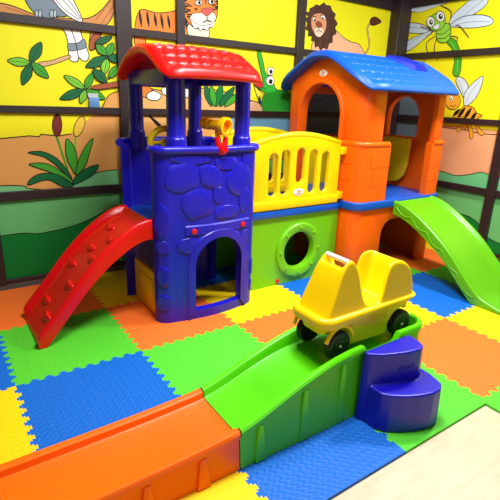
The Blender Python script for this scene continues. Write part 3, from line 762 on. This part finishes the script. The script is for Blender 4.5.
# ------------------------------------------------------------------ playhouse
HX0, HX1, HY0, HY1 = 2.35, 3.375, -1.0, -.055
hs = thing('toy_playhouse', 'orange plastic playhouse on legs with blue shingled roof and arched openings', 'playhouse', ((HX0+HX1)/2, (HY0+HY1)/2, 0))
HC = (HY0+HY1)/2
def ringshell(x0, y0, x1, y1, r, th, z0, z1):
    a = prism_z(rrect(x0, y0, x1, y1, r, 12), z0, z1); b = prism_z(rrect(x0+th, y0+th, x1-th, y1-th, max(r-th, .02), 12), z0-.1, z1+.1)
    return boolean(a, b)
# lower body with arched legs
low = ringshell(HX0+.01, HY0+.01, HX1-.01, HY1-.01, .09, .05, 0, .53)
def archr(x0, x1, z0, z1, r):
    return [(x0, z0), (x1, z0)]+[(x1-r+r*math.cos(PI/2*k/8), z1-r+r*math.sin(PI/2*k/8)) for k in range(9)]+[(x0+r-r*math.sin(PI/2*k/8), z1-r+r*math.cos(PI/2*k/8)) for k in range(9)]
low = boolean(low, prism_y(archr(2.68, 3.20, -.1, .42, .12), -1.3, -.8))
put('lower_body', low, ORG, hs, bevel=.008, ang=45)
put('deck', prism_z(rrect(HX0-.01, HY0-.015, HX1+.01, HY1+.01, .10, 10), .525, .588), DECK, hs, bevel=.012, seg=3, label='blue deck slab')
# skirt: the thick lower half of the walls, scored with brick lines
sk = ringshell(HX0+.0, HY0, HX1, HY1, .095, .06, .585, 1.01)
sk = boolean(sk, prism_y([(2.66, .5), (3.165, .5), (3.165, 1.1), (2.66, 1.1)], -1.3, -.8))
wy0, wy1 = -.748, -.292
sk = boolean(sk, prism_x([(wy0-.008, .5), (wy1+.008, .5), (wy1+.008, 1.1), (wy0-.008, 1.1)], 2.2, 2.5))
def bricks():
    bm = bmesh.new()
    for r, z in enumerate((.66, .76, .86)):
        box(bm, (HX0-.02, HY0-.02, z-.0025), (HX0+.29, HY0+.003, z+.0025)); box(bm, (3.05, HY0-.02, z-.0025), (HX1+.02, HY0+.003, z+.0025))
        box(bm, (HX0-.02, HY0-.03, z-.0025), (HX0+.003, HY1+.02, z+.0025))
    return bm
segs = []
def groove(x0, z0, x1, z1): return B((x0-.002, HY0-.02, z0), (x1+.002, HY0+.004, z1)) if x0 == x1 else B((x0, HY0-.02, z0-.002), (x1, HY0+.004, z0+.002))
gr = []
for x0, z0, x1, z1 in ((2.455, .84, 2.66, .84), (2.455, .846, 2.455, .94), (2.50, .705, 2.50, .834), (2.455, .70, 2.66, .70), (2.58, .59, 2.58, .694), (3.10, .82, 3.30, .82), (3.24, .705, 3.24, .814), (3.10, .70, 3.30, .70)):
    gr.append(B((x0-.0025, HY0-.02, z0), (x0+.0025, HY0+.004, z1)) if x0 == x1 else B((x0, HY0-.02, z0-.0025), (x1, HY0+.004, z0+.0025)))
for z in (.86, .74, .64): gr.append(B((HX0-.02, -.90, z-.0025), (HX0+.004, -.78, z+.0025)))
for g in gr: sk = boolean(sk, g)
skirt = put('wall_skirt', sk, ORG, hs, ang=40)
def lip(P, z, r):
    return tube([(x, y, z) for x, y in P], r, n=12)
R = .095
def corner(cx, cy, a0, n=8): return [(cx+(R-.012)*math.cos(math.radians(a0+90*k/n)), cy+(R-.012)*math.sin(math.radians(a0+90*k/n))) for k in range(n+1)]
P1 = [(HX0+.012, -.79), (HX0+.012, HY0+R)]+corner(HX0+R, HY0+R, 180)+[(2.645, HY0+.012)]
P2 = [(3.18, HY0+.012)]+corner(HX1-R, HY0+R, 270)+[(HX1-.012, HY1-R)]
put('ledge', lip(P1, 1.008, .021), ORG, hs); put('ledge', lip(P2, 1.008, .021), ORG, hs)
# upper walls and gables
pb = prof([(0, 1.0), (.12, .985), (.25, .90), (.5, .60), (.75, .27), (.9, .10), (1.02, .04)])
RHY = .56; RC = -.545; EZ = 1.418; RH = .238
def zblue(x, b): return EZ+RH*pb(b)
up = ringshell(HX0+.02, HY0+.02, HX1-.02, HY1-.02, .10, .045, .95, 1.75)
prf = [(HY0-.1, .9), (HY1+.1, .9)]+[(HY1+.1-(HY1-HY0+.2)*k/40, zblue(0, ((HY1+.1-(HY1-HY0+.2)*k/40)-RC)/RHY)-.03) for k in range(41)]
up = boolean(up, prism_x(prf, 2.0, 3.6), 'INTERSECT')
up = boolean(up, prism_x(arch(wy0-.006, wy1+.006, .5, 1.431, None, 24), 2.2, 2.5))
up = boolean(up, prism_x(arch(-.73, -.40, 1.03, 1.365, None, 20), 3.25, 3.6))
up = boolean(up, prism_y([(2.575, .5), (3.20, .5), (3.20, 1.52), (2.575, 1.52)], -1.3, -.8))
up = boolean(up, prism_y(archr(2.46, 3.22, .98, 1.36, .08), -.3, .1))
put('upper_body', up, ORG, hs, bevel=.007, ang=45)
# arch trims
def arch_trim(x, y0, y1, z0, z1, w, d):
    a = arch(y0, y1, z0, z1, None, 26); b = arch(y0-w, y1+w, z0-.001, z1+w, None, 26)
    ia, ib = a[1:]+a[:1], b[1:]+b[:1]
    return prism([*ia, *ib[::-1]], lambda p: (x, p[0], p[1]), lambda p: (x+d, p[0], p[1]))
put('arch_frame', arch_trim(HX0-.005, wy0, wy1, .575, 1.425, .036, .09), ORG, hs, bevel=.008, ang=50)
put('window_frame', arch_trim(3.30, -.73, -.40, 1.03, 1.365, .03, .02), ORG, hs, bevel=.005, ang=50)
badge(hs, (HX0+.017, RC+.03, 1.500), (0, -1, 0), (0, 0, 1), .045, .024, (('little', .007), ('tikes', -.008)), .019)
# yellow panels
put('infill_panel', prism_x([(-.34, 1.02), (-.72, 1.02), (-.715, .80), (-.69, .70), (-.64, .645), (-.57, .625), (-.34, .625)], 3.245, 3.28), YEL, hs, bevel=.012, seg=3, label='yellow inner panel with rounded corner')
put('back_rail', B((2.52, -.20, .58), (3.18, -.165, 1.0)), YEL, hs, bevel=.01, label='yellow low back panel')
put('rivet', lathe([(0, .008), (.006, .006)], (2.42, HY0-.014+.012, .545), (-.4, -1, 0)), LOGOW, hs)
put('roof', roof_mesh(2.275, 3.395, RC-RHY, RC+RHY, zblue, .06, .042, 12, 11, .016, dash=True, endr=.20, ny=300), ROOFB, hs, ang=50, label='blue shingled roof')
# raised cap on the front slope
def zr(y): return zblue(0, (y-RC)/RHY)
bm = bmesh.new()
V = []
for (x, y, h) in ((2.88, -.645, 0), (3.14, -.645, 0), (3.20, -.85, 0), (3.02, -.85, 0)): V.append(bm.verts.new((x, y, zr(y)-.01)))
U = []
for (x, y, h) in ((2.90, -.655, .024), (3.12, -.655, .024), (3.17, -.82, .036), (3.05, -.82, .036)): U.append(bm.verts.new((x, y, zr(y)+h)))
bm.faces.new(V[::-1]); bm.faces.new(U)
for i in range(4): bm.faces.new((V[i], V[(i+1) % 4], U[(i+1) % 4], U[i]))
put('roof_cap', bm, VENTB, hs, bevel=.01, label='dark blue raised cap on the roof slope')

# ------------------------------------------------------------------ slides
def slide(path, c0, w, axis, name, label, m, rim, skirt, holds=False, group=None, flare=.02, base=None):
    """path: list of (distance, rim top z). axis: function (d, side) -> (x, y)"""
    tb = smooth_tab(path, 6)
    t = thing(name, label, 'slide', (*axis((tb[0][0]+tb[-1][0])/2, 0), 0), group)
    hw = w/2; secs = []
    N = len(tb)
    for i, (d, z) in enumerate(tb):
        f = i/(N-1)
        rm = rim*(1-.0*f); a = min(1, i/4); rm = rim*(.25+.75*a)
        sk_ = min(skirt, max(z-.004, .01)) if f > .85 else skirt
        sec = [(-hw-flare, z-sk_), (-hw-flare*.9, z-sk_*.5), (-hw-.014, z-.012), (-hw-.008, z-.002), (-hw, z), (-hw+.014, z-.001), (-hw+.022, z-.012), (-hw+.032, z-rm*.7), (-hw+.055, z-rm*.97), (-hw+.09, z-rm)]
        mid = [(0, z-rm*1.02)]
        s2 = sec+mid+[(-y, zz) for y, zz in sec[::-1]]
        # underside
        und = [(hw+flare-.008, z-sk_), (hw-.012, z-.03), (hw-.03, z-rm-.014), (0, z-rm-.016), (-hw+.03, z-rm-.014), (-hw+.012, z-.03), (-hw-flare+.008, z-sk_)]
        secs.append([(*axis(d, y), max(zz, .001)) for y, zz in s2+und])
    return t, secs, tb
R_ax = lambda d, y: (d, -.70+y)
redp = [(.797, .628), (.74, .622), (.656, .585), (.528, .492), (.401, .366), (.277, .215), (.20, .125), (.165, .085), (.150, .06)]
t, secs, tb = slide(redp, 0, .42, R_ax, 'slide', 'red curved climbing slide hooked to the left side of the blue tower', RED, .05, .112, flare=.014)
put('chute', loft(secs), RED, t, ang=50)
def tabz(tb, d): return interp(-d, [(-a, z) for a, z in tb])
hb = [(.66, .07, 0), (.61, -.08, 1), (.53, .03, 1), (.50, -.09, 1), (.43, .08, 0), (.37, -.07, 1), (.27, .07, 0), (.24, -.07, 1)]
for d, y, k in hb:
    z = tabz(tb, d)-.057; z2 = tabz(tb, d-.03)-.057; tx = Vector((-.03, 0, z2-z)).normalized(); nn = Vector((0, 1, 0)).cross(tx); nn = nn if nn.z > 0 else -nn
    c_ = Vector((d, -.70+y, z)); bm = bmesh.new()
    # half-moon hand hold: a squashed dome, cut steep on its lower side
    rings = []
    for q, hh in ((1.0, -.006), (.93, .010), (.66, .018), (.2, .021)):
        rings.append([bm.verts.new(c_+tx*(.040*q*math.cos(a)*(1 if math.cos(a) > 0 else .3))+Vector((0, 1, 0))*(.058*q*math.sin(a))+nn*hh) for a in [2*PI*i/16 for i in range(16)]])
    for a, b in zip(rings, rings[1:]):
        for i in range(16): bm.faces.new((a[i], a[(i+1) % 16], b[(i+1) % 16], b[i]))
    bm.faces.new(rings[-1]); bm.faces.new(rings[0][::-1])
    put('climbing_hold', bm, RED, t, ang=60)
G_ax = lambda d, y: (3.0+y, -d)
grp = [(1.018, .578), (1.07, .572), (1.16, .545), (1.28, .487), (1.415, .404), (1.535, .315), (1.661, .195), (1.76, .105), (1.83, .060), (1.93, .036), (1.99, .03)]
t, secs, tb = slide(grp, 0, .47, G_ax, 'slide', 'lime green slide coming down from the orange playhouse deck', SLG, .034, .105, flare=.010)
put('chute', loft(secs), SLG, t, ang=50)
bm = bmesh.new()
for side in (-1,):                       # scalloped relief on the outer side
    P = []
    for k in range(60):
        d = 1.05+.72*k/59; z = interp(d, tb)
        P.append((3.0-.235-.0125, -d, max(z-.045-.034*abs(math.sin(k/59*PI*5)), .012)))
    tube(P, .007, bm, n=8)
put('side_relief', bm, SLG, t)

# ------------------------------------------------------------------ ramp track
NY, FY = -2.15, -1.862
YC = (NY+FY)/2; HW = (FY-NY)/2
surf = smooth_tab([(-.9, .075), (-.2, .078), (.3, .085), (.52, .095), (.60, .103), (.71, .135), (.84, .183), (1.0, .232), (1.12, .253), (1.25, .260), (1.5, .262), (1.77, .262)], 6)
def track(x0, x1, m, t, end=False, notch=None, step=.01):
    secs = []; n = max(2, int((x1-x0)/step)); xs = [x0+(x1-x0)*i/n for i in range(n+1)]
    for x in xs:
        tp_ = interp(x, surf)+.063; rim = interp(x, [(.0, .030), (.6, .030), (.9, .042), (1.1, .062)]); s = tp_-rim; hw = HW
        if end and x > 1.565:
            q = min(1, (x-1.565)/.09); hw = HW-.085+.085*math.sqrt(max(0, 1-q*q))
        nr = rim
        if notch:
            a, b = notch; k = min(1, max(0, (x-a)/.03))*min(1, max(0, (b-x)/.03)); k = k*k*(3-2*k); nr = rim*(1-k)+.012*k
        sf = s
        if end and x > 1.63: sf = s+rim-.004
        o = .018*(s/.26)    # walls lean outwards to the floor
        def side(sg, rm):
            rt = s+rm
            return [(sg*(hw+.004+o), 0), (sg*(hw+.002), rt-.035), (sg*(hw+.013), rt-.03), (sg*(hw+.013), rt-.01), (sg*(hw+.006), rt-.001), (sg*(hw-.004), rt), (sg*(hw-.016), rt-.004), (sg*(hw-.022), rt-.016 if rm > .03 else rt-.005), (sg*(hw-.027), max(sf, s+.003)), (sg*(hw-.037), sf)]
        sec = side(-1, nr)+[(p, q) for p, q in side(1, rim)[::-1]]
        secs.append([(x, YC+p, max(q, 0.001)) for p, q in sec])
    return put('track', loft(secs), m, t, ang=38)
t = thing('ride_ramp', 'green raised ramp section of the ride-on track, under the yellow car', 'ride ramp', (1.18, YC, 0))
track(.604, 1.655, TRG, t, True, (1.215, 1.445))
def rib(x, t, m):
    s = interp(x, surf); h = s+.03
    return put('rib', prism([(x-.028, 0), (x+.028, 0), (x+.012, h), (x-.012, h)], lambda p: (p[0], NY+.01, p[1]), lambda p: (p[0], NY-.024 + .010*(p[1] > .02), p[1])), m, t, bevel=.006)
for x in (.69, .90, 1.10): rib(x, t, TRG)
put('seam_lip', B((.600, YC-HW+.03, .09), (.606, YC+HW-.03, .139)), TRG, t)
t = thing('ride_track', 'orange low section of the ride-on track running to the left edge', 'ride track', (0, YC, 0))
track(-.9, .598, ORT, t)
for x in (-.1, .25, .45): rib(x, t, ORT)

# ------------------------------------------------------------------ steps
t = thing('toy_step', 'dark blue two-tread plastic step beside the green ramp', 'step', (1.33, -2.28, 0))
def tier(P, z0, z1, grow):
    c = Vector((sum(p[0] for p in P)/len(P), sum(p[1] for p in P)/len(P)))
    return prism(P, lambda p: (p[0]+(p[0]-c.x)*grow, p[1]+(p[1]-c.y)*grow*.6, z0), lambda p: (p[0], p[1], z1))
lowp = [(1.195, -2.178), (1.20, -2.285), (1.225, -2.318), (1.27, -2.350), (1.33, -2.378), (1.39, -2.395), (1.44, -2.392), (1.478, -2.368), (1.500, -2.30), (1.505, -2.178)]
upp = [(1.190, -2.180), (1.187, -2.192), (1.197, -2.212), (1.24, -2.240), (1.30, -2.264), (1.36, -2.282), (1.415, -2.290), (1.450, -2.275), (1.468, -2.23), (1.472, -2.180)]
def moulded(a, b, voxel=.004, it=5):
    m = tomesh(join(a, b))
    return apply_mods(m, [('REMESH', dict(mode='VOXEL', voxel_size=voxel)), ('SMOOTH', dict(iterations=it, factor=.5))])
st = moulded(tier(lowp, .001, .175, .07), tier(upp, .002, .318, .10), it=9)
stp = put('body', st, STEPB, t, ang=80)
def script_mark(parent, o, xd, yd, size, m, depth=.0007):
    put('lettering', text_mesh('step2', size, frame4(o, xd, yd), depth, .3), m, parent, smooth=False, label='raised maker lettering')
script_mark(stp, (1.345, -2.281, .245), (1, -.25, 0), (0, .10, 1), .036, STEPB)

# ------------------------------------------------------------------ car
cz = .262
t = thing('ride_on_car', 'yellow plastic ride-on car with black wheels at the top of the green ramp', 'ride-on toy', (1.35, YC, cz))
X0 = 1.028; LEN = .578; CY_ = -2.0; HWc = .098
prof_side = smooth_tab([(0, .445), (.02, .452), (.045, .50), (.075, .565), (.105, .63), (.13, .665), (.15, .680), (.17, .682), (.19, .667), (.212, .628), (.232, .560), (.25, .51), (.275, .478), (.32, .463), (.365, .468), (.385, .51), (.40, .57), (.415, .612), (.435, .634), (.47, .640), (.51, .634), (.55, .616), (.58, .588), (.605, .535), (.625, .48), (.635, .458), (.645, .45)], 3)
prof_mid = smooth_tab([(0, .445), (.02, .452), (.045, .505), (.075, .575), (.105, .635), (.12, .650), (.135, .638), (.15, .630), (.165, .632), (.18, .630), (.205, .60), (.232, .53), (.25, .49), (.275, .466), (.32, .448), (.37, .450), (.41, .454), (.44, .468), (.46, .505), (.475, .56), (.49, .61), (.505, .630), (.53, .624), (.555, .611), (.58, .586), (.605, .535), (.625, .48), (.635, .458), (.645, .45)], 3)
secs = []
for i in range(97):
    x = LEN*i/96; xq = x*.645/LEN; zs = interp(xq, prof_side); zm = interp(xq, prof_mid)
    e = min(x, LEN-x); k = 1 if e > .05 else math.sqrt(max(.0, 1-((.05-e)/.05)**2))*.35+.65
    hb_ = HWc*k
    hum = max(0, (zs-.45)/.24)
    ht = hb_*(1-(.24 if xq < .3 else .10)*hum)
    blend = .55
    sec = [(-hb_, .43), (-hb_, .45)]
    for a in (.25, .5, .75): sec.append((-(hb_+(ht-hb_)*a), .45+(zs-.016-.45)*a if zs > .47 else .45+(zs-.45)*a))
    sec += [(-ht, max(zs-.014, .45)), (-ht+.004, max(zs-.005, .45)), (-ht+.013, zs)]
    for b in (.80, .66, .5, .25, 0):
        w_ = (1-b)/.2; w_ = min(1, max(0, (.86-b)/.30)); w_ = w_*w_*(3-2*w_); sec.append((-ht*b, zs*(1-w_)+zm*w_))
    s2 = sec+[(-y, z) for y, z in sec[:-1][::-1]]
    secs.append([(X0+x, CY_+y, z) for y, z in s2])
bm = loft(secs)
bodybm = bm
# hood crease
# lower tub
P = rrect(X0+.015, CY_-HWc+.004, X0+LEN-.02, CY_+HWc-.004, .045, 8)
tub = prism(P, lambda p: (X0+LEN/2+.004+(p[0]-X0-LEN/2)*.94, CY_+(p[1]-CY_)*(.72 if p[0] < X0+.16 else .92), .288), lambda p: (p[0], p[1], .452))
for xx in (1.120, 1.515):
    tub = boolean(tub, lathe([(-.2, .078), (.2, .078)], (xx, CY_, .325), (0, 1, 0), n=32))
body = put('body', moulded(bodybm, tub, .0035, 4), CARY, t, ang=80); tb_ = body
# belt lip, drooping to a bumper at the front
P = rrect(X0-.004, CY_-HWc-.006, X0+LEN+.004, CY_+HWc+.006, .05, 8)
def lz(x): return .452
bm = bmesh.new()
sc = []
n = len(P)
for k, (x, y) in enumerate(P):
    a = Vector(P[k-1]); b = Vector(P[(k+1) % n]); d = (b-a).normalized(); nn = Vector((d.y, -d.x))
    f = max(0, min(1, (1.22-x)/.05)); h0 = .448-.030*f; h1 = .462
    o = .006+.006*f
    sc.append([(x-nn.x*.012, y-nn.y*.012, h1-.002), (x, y, h1), (x+nn.x*o, y+nn.y*o, h1-.006), (x+nn.x*(o+.003), y+nn.y*(o+.003), (h0+h1)/2), (x+nn.x*o, y+nn.y*o, h0), (x-nn.x*.010, y-nn.y*.010, h0-.002)])
sc.append(sc[0])
loft(sc, bm, cap=False)
bmesh.ops.remove_doubles(bm, verts=bm.verts, dist=1e-6)
put('bumper', bm, CARY, t, ang=60, label='yellow belt lip forming the front bumper')
# wheel arch lip at the near side front
for sg in (-1, 1):
    y = CY_+sg*(HWc+.004)
    put('wheel_arch', tube([(1.120+.082*math.cos(a), y, .325+.092*math.sin(a)) for a in [math.radians(20+k*10) for k in range(0, 15)]], .009, n=10), CARY, t)
put('handlebar', tube([(X0+.140, CY_-.064, .673), (X0+.140, CY_+.064, .673)], .011, n=14), WHT, t, label='white handlebar')
for xx in (1.120, 1.515):
    for sg in (-1, 1):
        y = CY_+sg*.088
        w = put('wheel', lathe([(-.018, .030), (-.020, .050), (-.017, .060), (-.010, .064), (.010, .064), (.017, .060), (.020, .050), (.018, .040), (.014, .036), (.014, .02)], (xx, y, .3265), (0, sg, 0), n=40), BLK, t, ang=35)
        put('hub', lathe([(.012, .03), (.016, .028), (.017, .014), (.021, .010), (.021, .004)], (xx, y, .3265), (0, sg, 0), n=24), BLK, w)
        put('axle_cap', lathe([(.02, .007), (.024, .005)], (xx, y, .3265), (0, sg, 0), n=16), WHT, w, label='small pale axle cap')
put('headlamp_panel', prism([(-.055, .475), (.055, .475), (.055, .535), (.035, .552), (-.035, .552), (-.055, .535)], lambda p: (X0+.018+(p[1]-.452)*.52, CY_+p[0], p[1]), lambda p: (X0+.030+(p[1]-.452)*.52, CY_+p[0], p[1])), CARY, body, bevel=.003)
script_mark(tb_, (1.36, CY_-HWc+.0035, .395), (1, 0, 0), (0, 0, 1), .055, CARY)

# ------------------------------------------------------------------ light
put('ceiling', B((-2.2, -5.2, 2.8), (WX+.1, WY+.1, 2.9)), mat('ceiling_paint', (70, 68, 66), .8), smooth=False)['kind'] = 'structure'
put('wall_left', B((-2.3, -5.2, -.1), (-2.2, WY+.1, 2.8)), mat('wall_paint', (96, 94, 92), .8), smooth=False)['kind'] = 'structure'
put('wall_front', B((-2.3, -5.3, -.1), (WX+.1, -5.2, 2.8)), MATS['wall_paint'], smooth=False)['kind'] = 'structure'
def area(name, loc, size, power, rot=(0, 0, 0), col=(1, 1, 1), sy=None):
    l = bpy.data.lights.new(name, 'AREA'); l.energy = power; l.size = size; l.color = col
    if sy: l.shape = 'RECTANGLE'; l.size_y = sy
    o = bpy.data.objects.new(name, l); o.location = loc; o.rotation_euler = rot; COL.objects.link(o); return o
area('ceiling_lamp', (2.9, -1.9, 2.76), .35, 88, sy=.35)
area('ceiling_lamp', (.95, -2.0, 2.76), .8, 84, sy=.5)
area('ceiling_lamp', (1.4, -1.3, 2.76), .5, 30, sy=.5)
area('front_fill', (.6, -5.0, 2.1), 2.4, 14, rot=(math.radians(75), 0, math.radians(-12)), sy=1.0)  # unseen soft fill added from the front, no window there
w = bpy.data.worlds.new('world'); S.world = w; w.use_nodes = True
w.node_tree.nodes['Background'].inputs[0].default_value = (.8, .85, 1, 1); w.node_tree.nodes['Background'].inputs[1].default_value = .5
vs = S.view_settings; vs.view_transform = 'Standard'; vs.look = 'None'; vs.exposure = -.13; vs.gamma = 1; vs.use_curve_mapping = False
